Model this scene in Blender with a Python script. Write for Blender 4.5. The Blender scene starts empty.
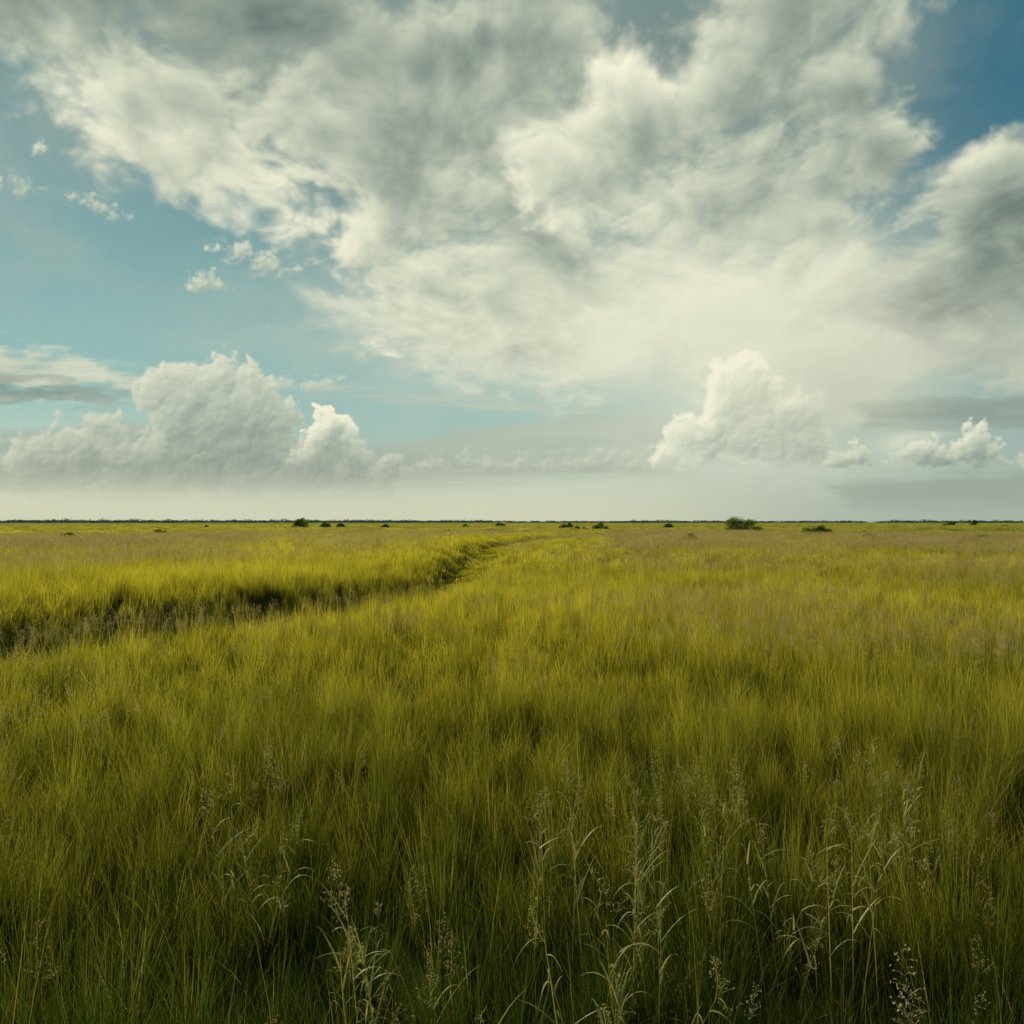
import bpy, math, numpy as np, time
from mathutils import Vector
sc=bpy.context.scene
sc.view_settings.view_transform='Standard'; sc.view_settings.look='None'; sc.view_settings.exposure=0
F=683.0; HY=522.0; CAMZ=2.3
SUN_AZ=math.radians(-34); SUN_EL=math.radians(27)
cam=bpy.data.cameras.new('camera'); camo=bpy.data.objects.new('camera',cam); sc.collection.objects.link(camo)
cam.sensor_width=36; cam.lens=36*F/1024; cam.clip_start=0.05; cam.clip_end=40000
camo.location=(0,0,CAMZ); camo.rotation_euler=(math.radians(90)+math.atan(10/F),0,0); sc.camera=camo
# ================================================================ CLOUD FIELD (synthesised)
t0=time.time()
f4=np.float32
def perlin(x,y,seed):
    r=np.random.default_rng(seed); a=r.uniform(0,2*np.pi,65536).astype(f4); gx=np.cos(a); gy=np.sin(a)
    xf=np.floor(x); yf=np.floor(y); xi=xf.astype(np.int32); yi=yf.astype(np.int32); fx=(x-xf).astype(f4); fy=(y-yf).astype(f4)
    u=fx*fx*fx*(fx*(fx*6-15)+10); v=fy*fy*fy*(fy*(fy*6-15)+10)
    x0=xi&255; x1=(xi+1)&255; y0=(yi&255)<<8; y1=((yi+1)&255)<<8
    def gd(ix,iy,dx,dy):
        k=ix|iy; return gx[k]*dx+gy[k]*dy
    a0=gd(x0,y0,fx,fy); b0=gd(x1,y0,fx-1,fy); a1=gd(x0,y1,fx,fy-1); b1=gd(x1,y1,fx-1,fy-1)
    l0=a0+u*(b0-a0); l1=a1+u*(b1-a1)
    return l0+v*(l1-l0)
def fbm(x,y,oct,seed,gain=.5,bil=False):
    s=0;a=1.0;n=0
    for i in range(oct):
        p=perlin(x+17.3*i,y-9.1*i,seed+i)*1.5
        s=s+a*((np.abs(p)*2-.55) if bil else p); n+=a; a*=gain; x=x*2.03; y=y*2.03
    return s/n
def worley(x,y,seed):
    r=np.random.default_rng(seed); jx=r.uniform(0,1,65536).astype(f4); jy=r.uniform(0,1,65536).astype(f4)
    xf=np.floor(x); yf=np.floor(y); xi=xf.astype(np.int32); yi=yf.astype(np.int32); fx=(x-xf).astype(f4); fy=(y-yf).astype(f4)
    best=np.full(x.shape,9.,f4)
    for dx in(-1,0,1):
        for dy in(-1,0,1):
            k=((xi+dx)&255)|(((yi+dy)&255)<<8)
            d=(jx[k]+dx-fx)**2+(jy[k]+dy-fy)**2; best=np.minimum(best,d)
    return 1-np.sqrt(best)
def sstep(v,a,b):
    t=np.clip((v-a)/(b-a),0,1); return t*t*(3-2*t)
W_,H_=2816,1408
AZ=((np.arange(W_)+.5)/W_-.5)*math.pi; EL=((np.arange(H_)+.5)/H_)*math.pi/2
def grid(i0,i1,j0,j1):
    az,el=np.meshgrid(AZ[i0:i1].astype(f4),EL[j0:j1].astype(f4)); return az,el
def dirpx(az,el):
    c=np.maximum(np.cos(az),.08); px=512+F*np.tan(az.clip(-1.49,1.49)); py=HY-F*np.tan(np.minimum(el,1.45))/c
    return px,py
def sdf(px,py,poly):
    poly=np.array(poly,float); d=np.full(px.shape,1e12,f4); ins=np.zeros(px.shape,bool)
    for (ax,ay),(bx,by) in zip(poly,np.roll(poly,-1,0)):
        ex,ey=bx-ax,by-ay; wx,wy=px-ax,py-ay; t=np.clip((wx*ex+wy*ey)/(ex*ex+ey*ey+1e-9),0,1)
        d=np.minimum(d,(wx-ex*t)**2+(wy-ey*t)**2)
        c=(ay>py)!=(by>py)
        if ay!=by: ins^= c&(px<(bx-ax)*(py-ay)/(by-ay)+ax)
    return np.where(ins,1,-1)*np.sqrt(d)
def gauss(px,py,cx,cy,rx,ry,rot=0):
    r=math.radians(rot); dx=px-cx; dy=py-cy; a=(dx*math.cos(r)+dy*math.sin(r))/rx; b=(-dx*math.sin(r)+dy*math.cos(r))/ry
    return np.exp(-(a*a+b*b))
RGB=np.zeros((H_,W_,3),f4); AL=np.zeros((H_,W_),f4)
def over(sl,col,a):
    a=a[...,None]; RGB[sl]=RGB[sl]*(1-a)+col*a; AL[sl]=AL[sl]*(1-a[...,0])+a[...,0]
def crop(x0,x1,y0,y1):
    a0=math.atan((x0-512)/F); a1=math.atan((x1-512)/F)
    e1=math.atan((HY-y0)/F) if y0<HY else 0
    j0=0 if y1>=HY else int(max(0,(math.atan((HY-y1)/F*math.cos(max(abs(a0),abs(a1))))/(math.pi/2)*H_)-20))
    i0=max(0,int((a0/math.pi+.5)*W_)-10); i1=min(W_,int((a1/math.pi+.5)*W_)+10); j1=min(H_,int(e1/(math.pi/2)*H_)+12)
    return slice(j0,j1),slice(i0,i1)
def shadow(T,dirx,diry,n,st):
    acc=np.zeros_like(T); ws=0
    for k in range(1,n+1):
        for jt in (-1,0,1):
            ox=int(round(dirx*st*k+jt*diry*k*.5)); oy=int(round(diry*st*k-jt*dirx*k*.5)); s=np.zeros_like(T)
            h,wd=T.shape
            ys=slice(max(0,-oy),min(h,h-oy)); xs=slice(max(0,-ox),min(wd,wd-ox))
            yd=slice(max(0,oy),min(h,h+oy)); xd=slice(max(0,ox),min(wd,wd+ox))
            s[ys,xs]=T[yd,xd]; acc+=s; ws+=1
    return acc/ws
def ramp(v,stops):
    v=np.clip(v,0,1.15); xs=[s[0] for s in stops]
    return np.stack([np.interp(v,xs,[s[1][c] for s in stops]) for c in range(3)],-1).astype(f4)
CR=[(0,(.090,.130,.122)),(.25,(.175,.23,.20)),(.5,(.34,.395,.33)),(.75,(.56,.605,.47)),(1,(.80,.80,.62)),(1.15,(.92,.89,.69))]
def Qc(az,el):
    z=np.sin(el); r=np.cos(el)/(z+.42)*1.75; return r*np.sin(az),r*np.cos(az)
def deck(poly,seed,soft=38,amp=1.0,dens=1.0,dark=1.0,base=.9,freq=2.6,holes=(),tone=(),amax=1.0,m=150,edge=.45,puff=.5,smax=1.7,relk=.42):
    P=np.array(poly,float)
    sl=crop(P[:,0].min()-m,P[:,0].max()+m,P[:,1].min()-m,P[:,1].max()+m)
    az,el=grid(sl[1].start,sl[1].stop,sl[0].start,sl[0].stop); px,py=dirpx(az,el)
    s=np.clip(sdf(px,py,poly)/soft,-3,smax)
    for h in holes: s=s-h[0]*gauss(px,py,*h[1:])
    qx,qy=Qc(az,el)
    wx=fbm(qx*2.0,qy*2.0,3,seed+50); wy=fbm(qx*2.0,qy*2.0,3,seed+60)
    qx=qx+.10*wx; qy=qy+.10*wy
    n=fbm(qx*freq,qy*freq,8,seed,.50)
    b=fbm(qx*freq*2.6,qy*freq*2.6,5,seed+20,.50,True)
    wl=worley(qx*freq*3.4,qy*freq*3.4,seed+30)*.5+worley(qx*freq*7,qy*freq*7,seed+31)*.3+worley(qx*freq*14.5,qy*freq*14.5,seed+32)*.2-.55
    D=s*.40+n*1.15*amp-b*puff*.35+wl*puff*.75
    a=sstep(D,-.12,edge+.12)*amax
    T=np.clip(D+.1,0,1.9)*dens
    sh=shadow(T,-.55,.83,7,4.2); sh2=shadow(T,-.55,.83,3,2)
    v=base-.33*dark*sstep(sh,.2,1.4)-.17*dark*sstep(T,.3,1.5)+(T-sh)*relk*.64+(T-sh2)*relk*.33+n*.12
    for t_ in tone: v=v+t_[0]*gauss(px,py,*t_[1:])
    over(sl,ramp(v,CR),a)
def cumulus(poly,seed,freq=1/34.,soft=16,amp=1.0,lo=.3,hi=.75,sun=.5,basey=None,basef=20,amax=1.0,tone=(),m=50,edge=.16,light=(-.6,.8)):
    P=np.array(poly,float); sl=crop(P[:,0].min()-m,P[:,0].max()+m,P[:,1].min()-m,P[:,1].max()+m)
    az,el=grid(sl[1].start,sl[1].stop,sl[0].start,sl[0].stop); px,py=dirpx(az,el)
    X=px*freq; Y=py*freq
    wx=fbm(X*.8,Y*.8,4,seed+50); wy=fbm(X*.8,Y*.8,4,seed+60); X=X+.35*wx; Y=Y+.35*wy
    s=np.clip(sdf(px,py,poly)/soft,-3,3)
    bw=worley(X,Y,seed)*.5+worley(X*2.1,Y*2.1,seed+1)*.28+worley(X*4.3,Y*4.3,seed+2)*.15+worley(X*8.7,Y*8.7,seed+3)*.07
    fb_=fbm(X*2,Y*2,5,seed+5,.55)
    D=s*.5+(bw-.52)*1.9*amp+fb_*.25*amp
    a=sstep(D,0,edge)*amax
    if basey is not None: a=a*sstep(py,basey+basef,basey-basef)
    T=np.clip(D,0,2.2)
    sh=shadow(T,light[0],light[1],10,2.2); sh2=shadow(T,light[0],light[1],4,1.2)
    lit=np.exp(-1.15*np.clip(sh,0,9))
    rel=(T-sh2)
    hh=(P[:,1].max()-py)/(P[:,1].max()-P[:,1].min())
    v=lo+(hi-lo)*np.clip(hh,0,1)+sun*(lit-.35)+rel*.34+fb_*.05
    for t_ in tone: v=v+t_[0]*gauss(px,py,*t_[1:])
    over(sl,ramp(v,CR),a)
def streaks(poly,seed,soft=14,v0=.6,amp=.6,fx=1/160.,fy=1/16.,amax=.8,vamp=.15,m=60):
    P=np.array(poly,float); sl=crop(P[:,0].min()-m,P[:,0].max()+m,P[:,1].min()-m,P[:,1].max()+m)
    az,el=grid(sl[1].start,sl[1].stop,sl[0].start,sl[0].stop); px,py=dirpx(az,el)
    n=fbm(px*fx+.4*fbm(px*.01,py*.02,3,seed+9),py*fy,6,seed,.55); s=np.clip(sdf(px,py,poly)/soft,-3,2)
    a=sstep(s*.45+n*amp*1.6,-.1,.7)*amax
    over(sl,ramp(v0+n*vamp,CR),a)
def glow(cx,cy,rx,ry,v,amax,rot=0):
    sl=crop(cx-2.3*rx,cx+2.3*rx,cy-2.3*ry,cy+2.3*ry); az,el=grid(sl[1].start,sl[1].stop,sl[0].start,sl[0].stop); px,py=dirpx(az,el)
    n=fbm(px/90,py/60,5,int(cx),.55); over(sl,ramp(v+.10*n,CR),amax*np.clip(gauss(px,py,cx,cy,rx,ry,rot)*(1+.5*n),0,1))
az,el=grid(0,W_,0,H_); px,py=dirpx(az,el); qx,qy=Qc(az,el)
n=fbm(qx*1.7,qy*1.7,6,5,.56)
out_=np.clip((np.abs(az)-.72)/.2,0,1)+np.clip((el-.80)/.2,0,1)
over((slice(0,H_),slice(0,W_)),ramp(.75-.5*sstep(n,.1,.8),CR),sstep(n+.25,0,.5)*np.clip(out_,0,1)*sstep(el,.02,.15))
n=fbm(qx*1.1+.3*n,qy*1.1,6,15,.6)
over((slice(0,H_),slice(0,W_)),ramp(.62+0*n,CR),sstep(n,-.15,.9)*.6)
glow(300,60,300,130,.42,.95,15); glow(640,300,330,90,.82,.9,-4); glow(560,80,170,130,.48,.92); glow(780,60,150,110,.38,.9)
# far bright sheet
deck([(300,330),(430,255),(900,240),(1150,290),(1150,410),(850,425),(650,405),(520,392),(400,350)],101,soft=42,amp=.8,dens=.6,dark=.45,base=.85,amax=.95,tone=((.20,730,335,180,80),(-.24,1000,340,120,60),(-.06,880,290,90,40)),puff=.4,smax=2)
# left band
deck([(-700,-700),(-300,-150),(-60,30),(0,88),(60,130),(110,180),(225,215),(265,262),(340,315),(420,345),(500,372),(560,350),(640,300),(620,240),(580,200),(570,100),(600,20),(620,-700)],202,soft=34,dark=.85,base=.82,
     tone=((-.24,210,-20,280,100,8),(-.08,480,60,110,90),(.16,400,270,180,60,25),(.20,50,75,110,50,20),(.20,200,165,150,50,20),(.06,330,120,120,50)),holes=((2.0,430,-16,80,24),),m=130,puff=1.0,amp=1.0)
# right band
deck([(800,320),(850,262),(900,215),(950,160),(1000,120),(1100,70),(1500,0),(1600,330),(1100,350),(900,350)],303,soft=30,dark=.8,base=.66,tone=((-.12,1010,260,150,70),(.26,895,215,40,30),(.20,970,140,45,35)),m=110,puff=1.0)
# central mass
deck([(495,170),(535,120),(590,90),(625,50),(690,50),(740,10),(760,-60),(780,-500),(1010,-500),(960,-40),(925,30),(910,110),(935,160),(900,235),(800,275),(700,262),(610,240),(520,232)],404,soft=28,dark=.82,base=.83,
     tone=((-.15,820,130,140,80),(-.12,790,0,120,60),(.18,550,190,90,60),(.22,640,70,60,40),(.14,760,230,140,40)),holes=((2.4,625,256,90,15,3),),m=110,puff=1.0,amp=1.0)
glow(740,335,200,62,.98,.7,-5)
streaks([(380,445),(450,425),(560,412),(660,405),(700,480),(390,482)],11,v0=.64,amp=.35,amax=.8,soft=9,vamp=.08)
glow(780,395,140,85,.90,.9)
streaks([(860,402),(930,392),(1300,385),(1300,438),(860,432)],12,v0=.36,amp=.6,amax=.7,soft=12,vamp=.22)
streaks([(820,482),(930,470),(1300,468),(1300,514),(850,514)],13,v0=.34,amp=.5,amax=.75,soft=12)
streaks([(-400,340),(0,340),(70,350),(120,364),(165,384),(120,396),(0,390),(-400,390)],15,v0=.80,amp=.9,amax=.85,soft=10,vamp=.3,fy=1/12.,fx=1/60.)
streaks([(-400,368),(0,366),(70,376),(150,392),(150,404),(60,410),(-400,412)],14,v0=.40,amp=.9,amax=.80,soft=10,vamp=.5,fy=1/14.,fx=1/70.)
streaks([(250,392),(330,384),(560,402),(640,398),(600,412),(400,408)],16,v0=.70,amp=.8,amax=.7,soft=9,vamp=.1,fy=1/10.)
streaks([(-200,430),(120,418),(300,430),(400,450),(620,462),(620,484),(-200,500)],17,v0=.56,amp=.6,amax=.8,soft=10,vamp=.2,fy=1/12.)
glow(260,468,190,32,.50,.85)
cumulus([(395,476),(410,458),(470,452),(540,456),(600,448),(650,456),(655,478)],25,freq=1/20.,soft=10,lo=.56,hi=.66,sun=.16,basey=474,basef=9,amax=.55,edge=.6)
cumulus([(-300,446),(0,438),(40,424),(90,416),(140,424),(134,390),(148,370),(185,360),(232,358),(264,370),(288,396),(304,428),(350,444),(405,458),(390,500),(-300,500)],21,soft=15,lo=.44,hi=.72,sun=.26,basey=488,basef=22,amax=.92,edge=.35)
cumulus([(290,470),(300,432),(318,408),(335,400),(350,412),(356,440),(370,470)],22,freq=1/24.,soft=9,lo=.42,hi=.92,sun=.5,basey=455,basef=30,amax=.92)
cumulus([(652,468),(655,447),(672,420),(698,406),(704,378),(716,356),(746,346),(774,358),(784,388),(812,384),(828,402),(822,425),(850,440),(840,468)],23,freq=1/28.,soft=10,lo=.74,hi=1.04,sun=.48,basey=470,basef=12,amax=.86,edge=.55,tone=((-.12,830,430,40,50),))
glow(850,400,70,50,.66,.6)
cumulus([(825,468),(832,450),(860,446),(885,456),(900,440),(928,435),(950,446),(965,426),(984,420),(994,440),(1010,455),(1150,448),(1150,470)],24,freq=1/22.,soft=8,lo=.46,hi=.76,sun=.38,basey=470,basef=7,amax=.82,edge=.3)
cumulus([(182,288),(190,272),(210,268),(228,284),(205,292)],31,freq=1/16.,soft=8,lo=.6,hi=.75,sun=.25,amax=.8,edge=.7)
cumulus([(205,248),(235,236),(262,246),(300,268),(285,276),(240,262)],32,freq=1/16.,soft=9,lo=.6,hi=.75,sun=.25,amax=.75,edge=.7)
cumulus([(-30,180),(0,168),(40,186),(20,194)],33,freq=1/16.,soft=9,lo=.6,hi=.72,sun=.25,amax=.7,edge=.8)
cumulus([(55,192),(90,190),(130,215),(110,222),(80,204)],34,freq=1/14.,soft=9,lo=.6,hi=.72,sun=.25,amax=.6,edge=.8)
cumulus([(24,138),(40,136),(46,152),(30,154)],35,freq=1/12.,soft=6,lo=.6,hi=.75,sun=.25,amax=.7,edge=.8)
cumulus([(262,380),(300,374),(342,380),(320,392),(280,394)],36,freq=1/20.,soft=10,lo=.6,hi=.75,sun=.2,amax=.6,edge=.7)
Csafe=RGB/np.maximum(AL,1e-3)[...,None]
buf=np.ones((H_,W_,4),f4); buf[...,:3]=Csafe; buf[...,3]=AL
img=bpy.data.images.new('cloud_field',W_,H_,alpha=True,float_buffer=True); img.colorspace_settings.name='Non-Color'; img.alpha_mode='CHANNEL_PACKED'
img.pixels.foreach_set(buf.ravel()); img.update(); img.pack()
print('cloud time',time.time()-t0)
# ================================================================ node DSL
class G:
    def __init__(s,t): s.t=t; s.n=t.nodes; s.l=t.links
    def put(s,sock,v):
        if v is None: return
        if isinstance(v,bpy.types.NodeSocket): s.l.new(v,sock)
        else: sock.default_value=v
    def m(s,op,a,b=None,c=None,clamp=False):
        n=s.n.new('ShaderNodeMath'); n.operation=op; n.use_clamp=clamp
        s.put(n.inputs[0],a); s.put(n.inputs[1],b); s.put(n.inputs[2],c); return n.outputs[0]
    def add(s,a,b): return s.m('ADD',a,b)
    def sub(s,a,b): return s.m('SUBTRACT',a,b)
    def mul(s,a,b): return s.m('MULTIPLY',a,b)
    def vm(s,op,a,b=None,sc=None):
        n=s.n.new('ShaderNodeVectorMath'); n.operation=op
        s.put(n.inputs[0],a); s.put(n.inputs[1],b)
        if sc is not None: s.put(n.inputs['Scale'],sc)
        return n.outputs['Value'] if op in('LENGTH','DOT_PRODUCT','DISTANCE') else n.outputs['Vector']
    def comb(s,x,y,z=0.0):
        n=s.n.new('ShaderNodeCombineXYZ'); s.put(n.inputs[0],x); s.put(n.inputs[1],y); s.put(n.inputs[2],z); return n.outputs[0]
    def sep(s,v):
        n=s.n.new('ShaderNodeSeparateXYZ'); s.put(n.inputs[0],v); return n.outputs
    def noise(s,v,scale,detail=5,rough=.5):
        n=s.n.new('ShaderNodeTexNoise'); s.put(n.inputs['Vector'],v); n.inputs['Scale'].default_value=scale
        n.inputs['Detail'].default_value=detail; n.inputs['Roughness'].default_value=rough
        return n.outputs
    def ss(s,v,a,b,lo=0.0,hi=1.0,kind='SMOOTHSTEP'):
        n=s.n.new('ShaderNodeMapRange'); n.interpolation_type=kind; n.clamp=True
        s.put(n.inputs[0],v); s.put(n.inputs[1],a); s.put(n.inputs[2],b); s.put(n.inputs[3],lo); s.put(n.inputs[4],hi); return n.outputs[0]
    def mix(s,f,a,b,bl='MIX'):
        n=s.n.new('ShaderNodeMix'); n.data_type='RGBA'; n.blend_type=bl; n.clamp_factor=True
        s.put(n.inputs[0],f); s.put(n.inputs[6],a if isinstance(a,bpy.types.NodeSocket) else (*a,1)); s.put(n.inputs[7],b if isinstance(b,bpy.types.NodeSocket) else (*b,1)); return n.outputs[2]
w=bpy.data.worlds.new('sky'); sc.world=w; w.use_nodes=True
g=G(w.node_tree); g.n.clear()
out=g.n.new('ShaderNodeOutputWorld'); bg=g.n.new('ShaderNodeBackground'); bg.inputs['Strength'].default_value=0.1
g.l.new(bg.outputs[0],out.inputs[0])
nish=g.n.new('ShaderNodeTexSky'); nish.sky_type='NISHITA'; nish.sun_disc=False
nish.sun_elevation=SUN_EL; nish.sun_rotation=SUN_AZ; nish.air_density=1.0; nish.dust_density=0.6; nish.ozone_density=2.0
tc=g.n.new('ShaderNodeTexCoord'); N=g.vm('NORMALIZE',tc.outputs['Generated']); x,y,z=g.sep(N); zc=g.m('MAXIMUM',z,0.0)
az_=g.m('ARCTAN2',x,g.m('ABSOLUTE',y)); el_=g.m('ARCSINE',zc)
def K(c): return tuple(v*10 for v in c)
clear=g.mix(1.0,nish.outputs[0],(0.75,1.05,0.92),'MULTIPLY')
hue=g.mix(g.ss(el_,0.0,0.62),g.mix(g.ss(el_,0.0,0.2),K((.60,.65,.50)),K((.29,.50,.47))),K((.018,.16,.235)))
hue=g.mix(g.ss(az_,.25,.65,0,.6),hue,g.mix(g.ss(el_,0,.5),K((.28,.38,.36)),K((.006,.11,.19))))
clear=g.mix(.92,clear,hue)
ti=g.n.new('ShaderNodeTexImage'); ti.image=img; ti.interpolation='Cubic'; ti.extension='EXTEND'
g.l.new(g.comb(g.add(g.mul(az_,1/math.pi),.5),g.mul(el_,2/math.pi)),ti.inputs['Vector'])
ccol=g.vm('SCALE',ti.outputs['Color'],sc=10.0)
col=g.mix(ti.outputs['Alpha'],clear,ccol)
hz=g.ss(el_,.0,.10,.80,0.0)
col=g.mix(hz,col,g.mix(g.ss(az_,.05,.55),K((.62,.63,.46)),K((.38,.44,.37))))
g.l.new(col,bg.inputs['Color'])
# ---------------------------------------------------------------- sun
rng=np.random.default_rng(7)
sl=bpy.data.lights.new('sun','SUN'); sl.energy=5.0; sl.angle=math.radians(1.0); sl.color=(1,.90,.68)
so=bpy.data.objects.new('sun',sl); sc.collection.objects.link(so); so.location=(-20,20,30)
sd=Vector((math.sin(SUN_AZ)*math.cos(SUN_EL),math.cos(SUN_AZ)*math.cos(SUN_EL),math.sin(SUN_EL)))
so.rotation_euler=sd.to_track_quat('Z','Y').to_euler()
# ---------------------------------------------------------------- terrain function
def vnoise(x,y,s,seed=0):
    x=np.asarray(x,float)/s; y=np.asarray(y,float)/s
    xi=np.floor(x).astype(np.int64); yi=np.floor(y).astype(np.int64); xf=x-xi; yf=y-yi
    def h(a,b):
        v=(a*374761393+b*668265263+seed*144665)&0xffffffff
        v=((v^(v>>13))*1274126177)&0xffffffff
        return ((v^(v>>16))&0xffff)/65535.0
    u=xf*xf*(3-2*xf); v=yf*yf*(3-2*yf)
    return (h(xi,yi)*(1-u)+h(xi+1,yi)*u)*(1-v)+(h(xi,yi+1)*(1-u)+h(xi+1,yi+1)*u)*v
def fb(x,y,s,seed=0): return (vnoise(x,y,s,seed)*.55+vnoise(x,y,s/2.1,seed+5)*.3+vnoise(x,y,s/4.3,seed+9)*.15)
TR=np.array([(-30,2.0),(-16,6.0),(-9.6,10.2),(-9.0,12.0),(-8.4,14.2),(-6.9,16.0),(-5.0,17.8),(-3.8,20.8),(-3.0,25.6),(-2.6,33),(-2.3,46),(-1.2,62),(3.3,80),(16,110),(30,160)],float)
def trail(x,y):
    x=np.asarray(x,float);y=np.asarray(y,float)
    best=np.full(x.shape,1e9); side=np.zeros(x.shape)
    for (ax,ay),(bx,by) in zip(TR[:-1],TR[1:]):
        dx,dy=bx-ax,by-ay; t=np.clip(((x-ax)*dx+(y-ay)*dy)/(dx*dx+dy*dy),0,1)
        ex=x-ax-t*dx; ey=y-ay-t*dy; d=np.hypot(ex,ey); s=np.sign(dx*ey-dy*ex)
        u=d<best; best=np.where(u,d,best); side=np.where(u,s,side)
    return best,side
def trw(x,y): return 1.25+.020*np.hypot(x,y)
def height(x,y):
    r=np.hypot(x,y)
    amp=np.clip((r-3)/12,0,1)*np.exp(-r/900)
    h=(fb(x,y,26,3)-.5)*.7*amp+(fb(x,y,7,8)-.5)*.26*np.clip(r/5,0,1)*np.exp(-r/300)
    d,s=trail(x,y); w_=trw(x,y)
    fade=np.exp(-r/110)
    h=h-.60*np.exp(-(d/w_)**2)*fade
    h=h+np.where(s>0,1,0)*.68*np.clip((d-w_*.4)/.7,0,1)*np.exp(-d/16)*fade
    return h
# ---------------------------------------------------------------- mesh helpers
def mkmesh(name,V,Fc,mats,attrs=None,midx=None,smooth=False):
    me=bpy.data.meshes.new(name); V=np.asarray(V,np.float32); n,k=Fc.shape
    me.vertices.add(len(V)); me.vertices.foreach_set('co',V.ravel())
    me.loops.add(n*k); me.loops.foreach_set('vertex_index',Fc.astype(np.int32).ravel())
    me.polygons.add(n); me.polygons.foreach_set('loop_start',np.arange(0,n*k,k,dtype=np.int32))
    me.update(calc_edges=True)
    for m_ in mats: me.materials.append(m_)
    if attrs:
        for k,v in attrs.items():
            a=me.attributes.new(k,'FLOAT','POINT'); a.data.foreach_set('value',np.asarray(v,np.float32))
    if midx is not None: me.polygons.foreach_set('material_index',np.asarray(midx,np.int32))
    if smooth: me.polygons.foreach_set('use_smooth',np.ones(len(me.polygons),bool))
    me.validate(); return me
def mat(name):
    m_=bpy.data.materials.new(name); m_.use_nodes=True; m_.node_tree.nodes.clear(); return m_,G(m_.node_tree)
def leafshader(g,col,trans=.45,gloss=.05):
    d=g.n.new('ShaderNodeBsdfDiffuse'); t=g.n.new('ShaderNodeBsdfTranslucent'); s=g.n.new('ShaderNodeBsdfGlossy'); s.inputs['Roughness'].default_value=.45
    g.l.new(col,d.inputs[0]); g.l.new(g.mix(1.0,col,(1.3,1.2,.7),'MULTIPLY'),t.inputs[0]); s.inputs[0].default_value=(.8,.85,.7,1)
    a=g.n.new('ShaderNodeMixShader'); a.inputs[0].default_value=trans; g.l.new(d.outputs[0],a.inputs[1]); g.l.new(t.outputs[0],a.inputs[2])
    o=g.n.new('ShaderNodeOutputMaterial')
    if gloss>0:
        b=g.n.new('ShaderNodeMixShader'); b.inputs[0].default_value=gloss; g.l.new(a.outputs[0],b.inputs[1]); g.l.new(s.outputs[0],b.inputs[2]); a=b
    g.l.new(a.outputs[0],o.inputs[0])
def attr(g,n):
    a=g.n.new('ShaderNodeAttribute'); a.attribute_name=n; return a.outputs['Fac']
def patchcol(g):
    pos=g.n.new('ShaderNodeNewGeometry').outputs['Position']
    p2=g.vm('MULTIPLY',pos,(1,1,0))
    n1=g.noise(p2,.16,3,.6)[0]; n2=g.noise(p2,1.3,2,.6)[0]; n3=g.noise(g.vm('MULTIPLY',pos,(.3,1,0)),.045,4,.65)[0]
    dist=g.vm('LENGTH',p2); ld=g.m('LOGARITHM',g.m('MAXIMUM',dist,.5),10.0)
    far=g.ss(ld,.40,1.18,0,1,'LINEAR')      # foreground darkening painted into the colour: deep green near, bright yellow farther off
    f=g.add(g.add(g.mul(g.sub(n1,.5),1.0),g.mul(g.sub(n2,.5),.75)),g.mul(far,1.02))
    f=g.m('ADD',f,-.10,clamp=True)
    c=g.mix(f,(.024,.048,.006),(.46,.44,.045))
    dry=g.ss(g.add(n3,g.mul(g.sub(n1,.5),.3)),.51,.68,0,.7)
    c=g.mix(g.mul(dry,far),c,(.45,.39,.13))
    dk=g.ss(n3,.35,.46,.75,0)
    c=g.mix(g.mul(dk,far),c,(.11,.165,.022))
    c=g.mix(g.ss(dist,50,220,0,.6),c,(.26,.28,.09))  # muted with distance: haze painted into the colour
    return c,pos
mg,g2=mat('grass_blade')
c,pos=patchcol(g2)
t=attr(g2,'t'); r=attr(g2,'rnd')
oi=g2.n.new('ShaderNodeObjectInfo').outputs['Random']
c0=c
c=g2.mix(g2.ss(t,.05,.9,.92,0),c,(.011,.016,.005))  # blade foot browner, with occlusion between stems painted in
c=g2.mix(g2.ss(r,0,.9,0,.28),c,(.04,.085,.010))
c=g2.mix(g2.ss(r,.92,.93,0,.5),c,(.30,.23,.09))
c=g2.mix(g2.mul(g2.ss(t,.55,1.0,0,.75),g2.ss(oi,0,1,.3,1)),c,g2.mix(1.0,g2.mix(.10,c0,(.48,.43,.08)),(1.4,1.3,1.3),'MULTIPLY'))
hs=g2.n.new('ShaderNodeHueSaturation'); g2.l.new(c,hs.inputs['Color']); g2.l.new(g2.ss(oi,0,1,.62,1.32,'LINEAR'),hs.inputs['Value'])
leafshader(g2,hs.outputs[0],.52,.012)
ms,g3=mat('grass_seed')
oi=g3.n.new('ShaderNodeObjectInfo').outputs['Random']
leafshader(g3,g3.mix(oi,(.28,.22,.12),(.50,.42,.27)),.35,0)
md,g4=mat('dry_stalk')
r=attr(g4,'rnd'); leafshader(g4,g4.mix(r,(.11,.14,.03),(.38,.35,.14)),.35,.02)
mgr,g5=mat('ground')
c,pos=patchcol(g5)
dist=g5.vm('LENGTH',pos)
soil=g5.mix(g5.noise(pos,3,5,.7)[0],(.014,.015,.006),(.04,.052,.012))
c=g5.mix(g5.ss(dist,22,90,0,.6),soil,c)
c=g5.mix(g5.ss(dist,300,3000,0,1),c,(.17,.19,.07))  # far ground fades to a painted haze tone
bs=g5.n.new('ShaderNodeBsdfDiffuse'); g5.l.new(c,bs.inputs[0]); o=g5.n.new('ShaderNodeOutputMaterial'); g5.l.new(bs.outputs[0],o.inputs[0])
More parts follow.
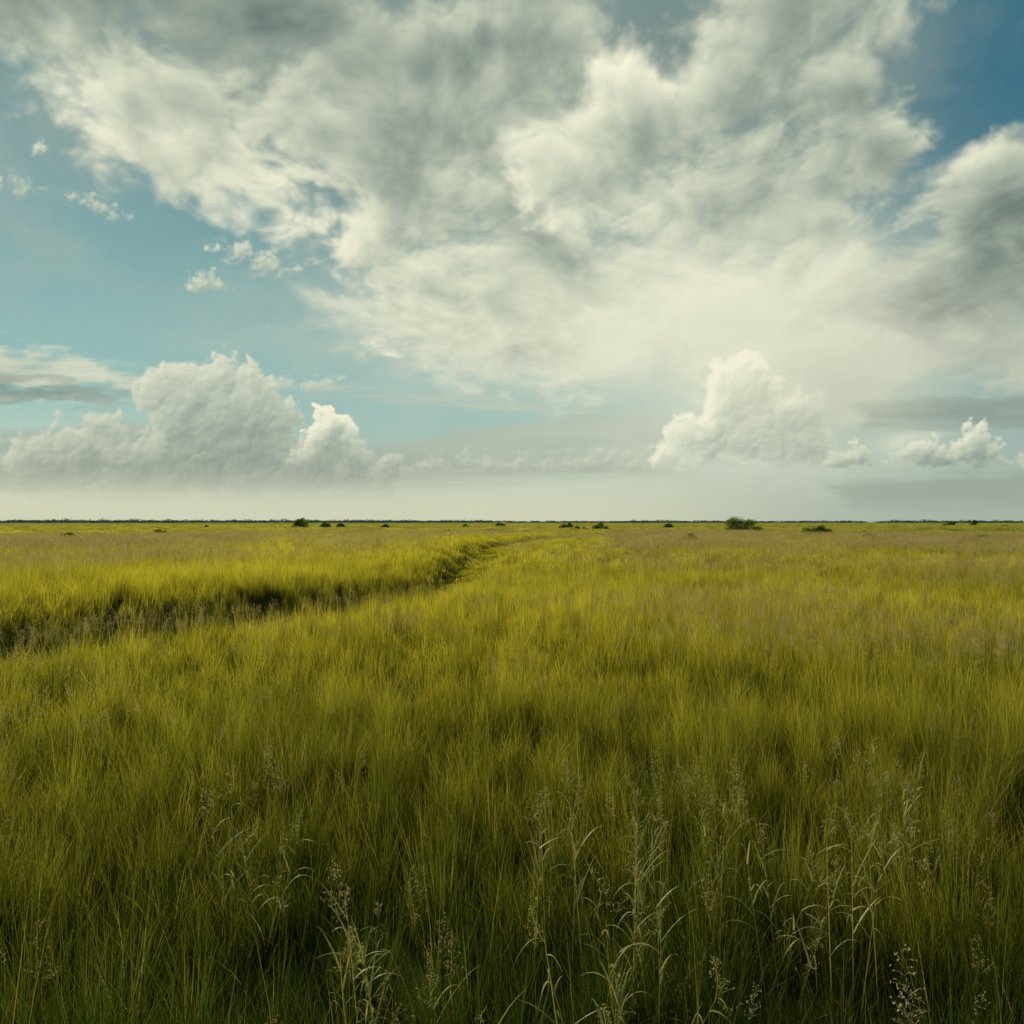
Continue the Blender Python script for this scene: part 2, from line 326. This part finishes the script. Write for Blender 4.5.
# ---------------------------------------------------------------- ground
def axis(lim,near,step):
    a=list(np.arange(0,near,step)); s=step
    while a[-1]<lim: s*=1.12; a.append(a[-1]+s)
    return np.array(a)
ax=axis(9000,36,.3); X=np.concatenate([-ax[:0:-1],ax]); Y=np.concatenate([-axis(9000,6,.6)[:0:-1],axis(12000,70,.3)])
XX,YY=np.meshgrid(X,Y); V=np.stack([XX.ravel(),YY.ravel(),height(XX.ravel(),YY.ravel())],1)
nx=len(X); ny=len(Y); i=np.arange(nx*ny).reshape(ny,nx)
Fq=np.stack([i[:-1,:-1].ravel(),i[:-1,1:].ravel(),i[1:,1:].ravel(),i[1:,:-1].ravel()],1)
o=bpy.data.objects.new('grassland_ground',mkmesh('ground',V,Fq,[mgr],smooth=True)); sc.collection.objects.link(o)
# ---------------------------------------------------------------- blades
def blades(n,R,h0,h1,w,seg=4,lean=(.1,.6),clump=0.5,cone=.5):
    a=rng.uniform(0,2*np.pi,n); rr=R*rng.uniform(0,1,n)**.65
    bx=rr*np.cos(a); by=rr*np.sin(a)
    h=(h0+(h1-h0)*rng.uniform(0,1,n)**.8)*(1-cone*(rr/R)**1.3)
    ph=a*1.0; k=rng.uniform(0,1,n)>clump; ph=np.where(k,rng.uniform(0,2*np.pi,n),ph)+rng.normal(0,.4,n)
    ln=rng.uniform(lean[0],lean[1],n)**1.3*h
    fa=rng.uniform(0,2*np.pi,n); ww=w*rng.uniform(.6,1.3,n)
    T=np.linspace(0,1,seg+1); Vs=[];ts=[];rs=[]; rv=rng.uniform(0,1,n); curv=rng.uniform(1.4,2.8,n)
    for k,t_ in enumerate(T):
        px=bx+np.cos(ph)*ln*t_**curv; py=by+np.sin(ph)*ln*t_**curv
        pz=h*(t_-.25*(ln/h)*t_**2.5)-.03
        wd=ww*.5*(1-.96*t_**1.6)*(0.7+.3*min(1,t_*5))
        Vs.append(np.stack([px-np.cos(fa)*wd,py-np.sin(fa)*wd,pz],1)); Vs.append(np.stack([px+np.cos(fa)*wd,py+np.sin(fa)*wd,pz],1))
        ts+= [np.full(n,t_)]*2; rs+=[rv]*2
    V=np.stack(Vs,1).reshape(-1,3); t=np.stack(ts,1).ravel(); r=np.stack(rs,1).ravel()
    b=np.arange(n)*(2*(seg+1))
    Fs=[np.stack([b+2*k,b+2*k+1,b+2*k+3,b+2*k+2],1) for k in range(seg)]
    return V,np.concatenate(Fs),t,r
coll=bpy.data.collections.new('grass_tufts'); names=[]
def addvar(pref,me):
    nm='%02d_%s'%(len(names),pref); ob=bpy.data.objects.new(nm,me); coll.objects.link(ob); names.append(nm); return len(names)-1
A=[];Bv=[];Cv=[];Dv=[];Sv=[];SF=[]
def tuft(lst,pref,*a,**k):
    V,Fc,t,r=blades(*a,**k); lst.append(addvar(pref,mkmesh('tuft',V,Fc,[mg],{'t':t,'rnd':r},smooth=True)))
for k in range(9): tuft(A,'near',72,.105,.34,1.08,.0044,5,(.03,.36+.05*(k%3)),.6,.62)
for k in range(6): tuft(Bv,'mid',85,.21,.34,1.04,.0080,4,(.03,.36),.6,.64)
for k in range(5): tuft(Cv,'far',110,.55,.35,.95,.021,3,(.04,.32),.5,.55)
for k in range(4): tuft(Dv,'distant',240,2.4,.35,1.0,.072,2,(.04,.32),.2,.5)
def panicle(V,Fc,M,base,top,n,L,sz):
    base=np.array(base,float); top=np.array(top,float); mid=(base+top)/2+np.array([*rng.normal(0,.02,2),0])
    pts=[base*(1-t)**2+2*mid*t*(1-t)+top*t*t for t in np.linspace(0,1,6)]
    def strip(pts,w0,w1,mi,fa):
        o=len(V)
        for j,p in enumerate(pts):
            wd=w0+(w1-w0)*j/(len(pts)-1); V.append(p-wd*fa); V.append(p+wd*fa)
        for j in range(len(pts)-1): Fc.append((o+2*j,o+2*j+1,o+2*j+3,o+2*j+2)); M.append(mi)
    strip(pts,.0013,.0009,0,np.array([1,0,0.])); strip(pts,.0013,.0009,0,np.array([0,1,0.]))
    d=(top-pts[-2]); d/=np.linalg.norm(d)
    for j in range(n):
        t=rng.uniform(0,1); p=top-d*L*(1-t)
        an=rng.uniform(0,2*np.pi); ln=L*.38*(1-t*.75)*rng.uniform(.4,1)
        q=p+np.array([math.cos(an)*ln*.8,math.sin(an)*ln*.8,ln*rng.uniform(.1,.9)])
        f=np.array([-math.sin(an),math.cos(an),0]); strip([p,(p+q)/2+np.array([0,0,ln*.08]),q],.0005,.0004,1,f)
        for _ in range(2):
            qq=q+rng.normal(0,sz*.9,3); u=rng.normal(0,1,3); u/=np.linalg.norm(u); v=np.cross(u,rng.normal(0,1,3)); v/=np.linalg.norm(v)
            o=len(V); V.extend([qq-u*sz,qq+v*sz*.4,qq+u*sz,qq-v*sz*.4]); Fc.append((o,o+1,o+2,o+3)); M.append(1)
for k in range(6):
    V=[];Fc=[];M=[]
    for j in range(3):
        b=rng.normal(0,.05,2); tp=b+rng.normal(0,.11,2); h=rng.uniform(.80,1.12)
        panicle(V,Fc,M,(b[0],b[1],0),(tp[0],tp[1],h),28,rng.uniform(.12,.24),.0048)
    V=np.array(V); Sv.append(addvar('seed',mkmesh('seed',V,np.array(Fc),[mg,ms],{'t':np.full(len(V),.8),'rnd':np.full(len(V),.5)},M)))
for k in range(3):
    V=[];Fc=[];M=[]
    for j in range(14):
        b=rng.normal(0,.4,2); tp=b+rng.normal(0,.1,2); h=rng.uniform(.8,1.05)
        panicle(V,Fc,M,(b[0],b[1],.2),(tp[0],tp[1],h),10,.2,.016)
    V=np.array(V); SF.append(addvar('seedfar',mkmesh('seed',V,np.array(Fc),[mg,ms],{'t':np.full(len(V),.8),'rnd':np.full(len(V),.5)},M)))
PT=[];RT=[];SCL=[];IX=[]
def scatter(d0,d1,dens,vs,smin,smax,kind='grass',jit=.12,keep=None):
    Wd=1.05*d1+3
    n=int(2*Wd*(d1*1.1+2)*dens)
    x=rng.uniform(-Wd,Wd,n); y=rng.uniform(-1.5,d1*1.1,n)
    r=np.hypot(x,y); rj=r*(1+rng.uniform(-jit,jit,n))
    k=(rj>=d0)&(rj<d1)&(np.abs(x)<1.0*np.maximum(y,0)+3.0)&(r>.55)
    if keep is not None: k&=rng.uniform(0,1,n)<keep(x,y)
    x=x[k];y=y[k]
    d,s=trail(x,y); w_=trw(x,y)
    if kind=='seed':
        k=d>np.where(s>0,1.1,1.15)*w_; x=x[k];y=y[k];d=d[k];s=s[k];w_=w_[k]
    n=len(x); r=np.hypot(x,y); z=height(x,y)
    sv=rng.uniform(smin,smax,n)
    hv=.56+.62*fb(x,y,1.3,21)+.5*(fb(x,y,7,31)-.5)
    e=np.exp(-r/45); hv*=(.42+.98*vnoise(x,y,.45,41))*e+.92*(1-e)
    hv*=rng.uniform(.64,1.24,n)
    if kind=='seed': hv=.75+.35*rng.uniform(0,1,n)
    hv=np.clip(hv,.42,1.25)
    on=np.where(s>0,np.clip((d-w_*.30)/(w_*.25),0,1),np.clip((d-w_*.6)/(w_*.3),0,1))
    low=.22+.22*np.clip((r-17)/14,0,1)
    hv*=low+(1-low)*on
    bk=((s>0)&(d<w_+5)&(d>.3*w_))*np.exp(-r/60); hv=hv*(1-.5*bk)+bk*.45+.12*bk
    PT.append(np.stack([x,y,z],1))
    wl=.05*np.sin(x*.5+y*.35+3*vnoise(x,y,6,61))          # light wind sway
    tl=rng.normal(0,.09,(n,2)); RT.append(np.stack([tl[:,0],tl[:,1],rng.uniform(0,6.28,n)],1))
    RT[-1][:,1]+=wl
    SCL.append(np.stack([sv,sv,hv],1)); IX.append(rng.choice(vs,n))
scatter(.5,9,36,A,.85,1.3)
scatter(9,30,14,Bv,.85,1.3)
scatter(30,115,2.6,Cv,.8,1.3)
scatter(115,480,.19,Dv,.8,1.4)
def sk(x,y):
    a=np.clip((fb(x,y,5,77)-.44)*5,0,1)
    side=.3+1.0*np.clip((x-.12*y)/3,0,1)+.8*np.clip((-x-.35*y)/3,0,1)
    return np.clip(a*side+.08,0,1)
scatter(1.9,12,9,Sv,.8,1.15,'seed',keep=sk)
scatter(10,34,12,Sv,1.1,1.7,'seed',keep=sk)
scatter(30,110,2.4,SF,1.0,1.6,'seed',keep=sk)
P_=np.concatenate(PT);R_=np.concatenate(RT);S_=np.concatenate(SCL);I_=np.concatenate(IX)
me=bpy.data.meshes.new('grass_field'); me.vertices.add(len(P_)); me.vertices.foreach_set('co',P_.astype(np.float32).ravel())
a=me.attributes.new('rot','FLOAT_VECTOR','POINT'); a.data.foreach_set('vector',R_.astype(np.float32).ravel())
a=me.attributes.new('scl','FLOAT_VECTOR','POINT'); a.data.foreach_set('vector',S_.astype(np.float32).ravel())
a=me.attributes.new('idx','INT','POINT'); a.data.foreach_set('value',I_.astype(np.int32))
gf=bpy.data.objects.new('grass_field',me); sc.collection.objects.link(gf)
ng=bpy.data.node_groups.new('scatter','GeometryNodeTree')
ng.interface.new_socket('Geometry',in_out='INPUT',socket_type='NodeSocketGeometry'); ng.interface.new_socket('Geometry',in_out='OUTPUT',socket_type='NodeSocketGeometry')
gi=ng.nodes.new('NodeGroupInput'); go=ng.nodes.new('NodeGroupOutput'); iop=ng.nodes.new('GeometryNodeInstanceOnPoints')
ci=ng.nodes.new('GeometryNodeCollectionInfo'); ci.inputs['Collection'].default_value=coll; ci.inputs['Separate Children'].default_value=True; ci.inputs['Reset Children'].default_value=True
def na(nm,ty):
    n=ng.nodes.new('GeometryNodeInputNamedAttribute'); n.data_type=ty; n.inputs['Name'].default_value=nm; return [o for o in n.outputs if o.enabled and o.name=='Attribute'][0]
e2r=ng.nodes.new('FunctionNodeEulerToRotation')
ng.links.new(gi.outputs[0],iop.inputs['Points']); ng.links.new(ci.outputs[0],iop.inputs['Instance']); iop.inputs['Pick Instance'].default_value=True
ng.links.new(na('idx','INT'),iop.inputs['Instance Index']); ng.links.new(na('rot','FLOAT_VECTOR'),e2r.inputs[0]); ng.links.new(e2r.outputs[0],iop.inputs['Rotation'])
ng.links.new(na('scl','FLOAT_VECTOR'),iop.inputs['Scale']); ng.links.new(iop.outputs[0],go.inputs[0])
md_=gf.modifiers.new('scatter','NODES'); md_.node_group=ng
# ---------------------------------------------------------------- foreground dry plants
def dryplant(seed,h):
    global rng
    rng=np.random.default_rng(seed)
    V=[];Fc=[];M=[];R=[]
    def ribbon(pts,w,f):
        o=len(V); n=len(pts); rv=rng.uniform(0,1)
        for j,p in enumerate(pts):
            t=j/(n-1); wd=w*(1-.93*t**1.5)*.5; V.append(p-f*wd); V.append(p+f*wd); R.extend([rv,min(1,rv*.6+t*.6)])
        for j in range(n-1): Fc.append((o+2*j,o+2*j+1,o+2*j+3,o+2*j+2)); M.append(0)
    for s_ in range(4):
        b=np.array([*rng.normal(0,.06,2),0]); hh=h*rng.uniform(.7,1) if s_ else h
        tp=b+np.array([*rng.normal(0,.12,2),hh])
        for f in (np.array([1,0,0.]),np.array([0,1,0.])): ribbon([b+(tp-b)*t for t in np.linspace(0,1,7)],.006,f)
        for j in range(9):
            t=.40+.55*j/9; p=b+(tp-b)*t; an=rng.uniform(0,6.28); L=rng.uniform(.10,.30)*(1.15-t*.5); dr=np.array([math.cos(an),math.sin(an),0])
            up=rng.uniform(.5,1.7); dn=rng.uniform(.3,1.1); q=[p+dr*L*tt*.75+np.array([0,0,L*(up*tt-dn*tt*tt)]) for tt in np.linspace(0,1,7)]
            ribbon(q,rng.uniform(.006,.011),np.array([-dr[1],dr[0],0]))
        n0=len(V); panicle(V,Fc,M,tp-(tp-b)*.12,tp+np.array([*rng.normal(0,.03,2),.05]),40,.18,.0046)
        R.extend([.75]*(len(V)-n0))
    return mkmesh('dry_plant',np.array(V),np.array(Fc),[md],{'rnd':R},[0]*len(M))
rs=np.random.default_rng(3)
for k,(px_,py_,h) in enumerate([(645,785,1.08),(560,760,1.08),(845,790,1.02),(600,930,.80),(360,890,.80),(490,970,.72),(250,765,1.0),(705,758,1.02),(640,830,.95),(900,750,.98),(770,800,.98)]):
    d=(CAMZ-h)/((py_-HY)/F); xx=(px_-512)/F*d
    ob=bpy.data.objects.new('dry_grass_plant',dryplant(100+k,h)); sc.collection.objects.link(ob)
    ob.location=(xx,d,float(height(xx,d))); ob.rotation_euler=(0,0,rs.uniform(0,6))
# ---------------------------------------------------------------- bushes
mb,g6=mat('bush_leaf')
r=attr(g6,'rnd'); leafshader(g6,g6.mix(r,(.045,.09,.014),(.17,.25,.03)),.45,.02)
mk,g7=mat('bark')
b_=g7.n.new('ShaderNodeBsdfDiffuse'); g7.l.new(g7.mix(g7.noise(None,8,4)[0],(.05,.04,.03),(.12,.10,.07)),b_.inputs[0]); o_=g7.n.new('ShaderNodeOutputMaterial'); g7.l.new(b_.outputs[0],o_.inputs[0])
def bushmesh(seed,W,H,n=5200,leaf=.13):
    q=np.random.default_rng(seed); V=[];Fc=[];M=[];R=[]
    nc=18; cs=[]
    for i in range(nc):
        a=q.uniform(0,6.28); fr=math.sqrt(q.uniform(0,1)); rr=W*.44*fr; hz_=H*(.84*(1-.78*fr**1.7)+.02)*q.uniform(.75,1.08)
        cs.append((math.cos(a)*rr,math.sin(a)*rr*.8,hz_,q.uniform(.15,.24)*H*1.05))
    for c_ in cs:
        p0=np.array([q.normal(0,.12),q.normal(0,.12),-.1]); p1=np.array(c_[:3]); m=(p0+p1)/2+np.array([0,0,.15*H])
        prev=None
        for j,t in enumerate(np.linspace(0,1,5)):
            p=p0*(1-t)**2+2*m*t*(1-t)+p1*t*t; rad=.07*(1-.8*t)*H/2.5; o=len(V)
            for a in range(5): V.append(p+np.array([math.cos(a*1.2566)*rad,math.sin(a*1.2566)*rad,0])); R.append(.2)
            if prev is not None:
                for a in range(5): Fc.append((prev+a,prev+(a+1)%5,o+(a+1)%5,o+a)); M.append(1)
            prev=o
    for i in range(n):
        c_=cs[q.integers(nc)]; d=q.normal(0,1,3); d/=np.linalg.norm(d); rr=c_[3]*q.uniform(.35,1.12)
        p=np.array([c_[0]+d[0]*rr*1.35,c_[1]+d[1]*rr*1.2,max(.08,c_[2]+d[2]*rr)])
        u=q.normal(0,1,3);u/=np.linalg.norm(u);v=np.cross(u,q.normal(0,1,3));v/=np.linalg.norm(v); s=leaf*q.uniform(.6,1.3)
        o=len(V);V.extend([p-u*s,p+v*s*.5,p+u*s,p-v*s*.5]); R.extend([np.clip(.25+.5*d[2]+q.normal(0,.2),0,1)]*4);Fc.append((o,o+1,o+2,o+3));M.append(0)  # leaf tone runs paler towards the top of each clump, plus random variation
    return mkmesh('bush',np.array(V),np.array(Fc),[mb,mk],{'rnd':R},M)
for k,(px_,pb,wp,hp) in enumerate([(742,533,40,19),(817,539,34,15),(301,529,15,12),(325,528.5,9,8),(340,529.5,9,8),(567,529.5,14,7.5),(600,531.5,20,8),(580,532.5,22,6.5),(160,537,22,8.5),(68,542,20,9),(668,529.5,10,7),(205,529,9,4),(950,526.5,14,6),(975,526.5,8,6),(465,528.5,10,4),(385,529,10,5),(690,547,28,10),(868,542,24,9),(985,545,28,10),(500,527.5,10,5)]):
    d=CAMZ/((pb-HY)/F); xx=(px_-512)/F*d; W=wp/F*d; H=hp/F*d
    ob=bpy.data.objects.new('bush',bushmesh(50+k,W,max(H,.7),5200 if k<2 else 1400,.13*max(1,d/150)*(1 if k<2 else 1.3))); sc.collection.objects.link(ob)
    ob.location=(xx,d,float(height(xx,d)))
# ---------------------------------------------------------------- distant treeline
mt,g8=mat('treeline_leaf')
r=attr(g8,'rnd'); leafshader(g8,g8.mix(r,(.050,.085,.080),(.090,.13,.115)),.2,.0)  # distance haze put into the bluish leaf colours
q=np.random.default_rng(11); C=[];
for i in range(3600):
    a=q.uniform(-.95,.95); d=q.uniform(1800,3000)
    dens=1.0 if a<-.02 else (.75 if a<.25 else .45)
    dens*=.45+.9*float(vnoise(a*1000,0,60,5))
    if q.uniform()>dens: continue
    C.append((math.sin(a)*d,math.cos(a)*d,(q.uniform(4,8) if q.uniform()<.9 else q.uniform(8,12))*(1 if a<0 else .8),q.uniform(9,22)))
C=np.array(C); m=40
cc=np.repeat(C,m,0); N_=len(cc); dd=q.normal(0,1,(N_,3)); dd/=np.linalg.norm(dd,axis=1)[:,None]; dd*=q.uniform(.4,1,(N_,1))
pp=np.stack([cc[:,0]+dd[:,0]*cc[:,3],cc[:,1]+dd[:,1]*cc[:,3]*.6,np.maximum(.5,cc[:,2]*.55+dd[:,2]*cc[:,2]*.5)],1)
u=q.normal(0,1,(N_,3));u/=np.linalg.norm(u,axis=1)[:,None];v=np.cross(u,q.normal(0,1,(N_,3)));v/=np.linalg.norm(v,axis=1)[:,None]
s=q.uniform(1.0,2.0,(N_,1)); V=np.stack([pp-u*s,pp+v*s*.7,pp+u*s,pp-v*s*.7],1).reshape(-1,3)
rv=np.repeat(np.clip(.4+.5*dd[:,2],0,1),4)  # leaf tone rises with height within each crown
o=bpy.data.objects.new('distant_treeline',mkmesh('treeline',V,np.arange(N_*4).reshape(-1,4),[mt],{'rnd':rv})); sc.collection.objects.link(o)
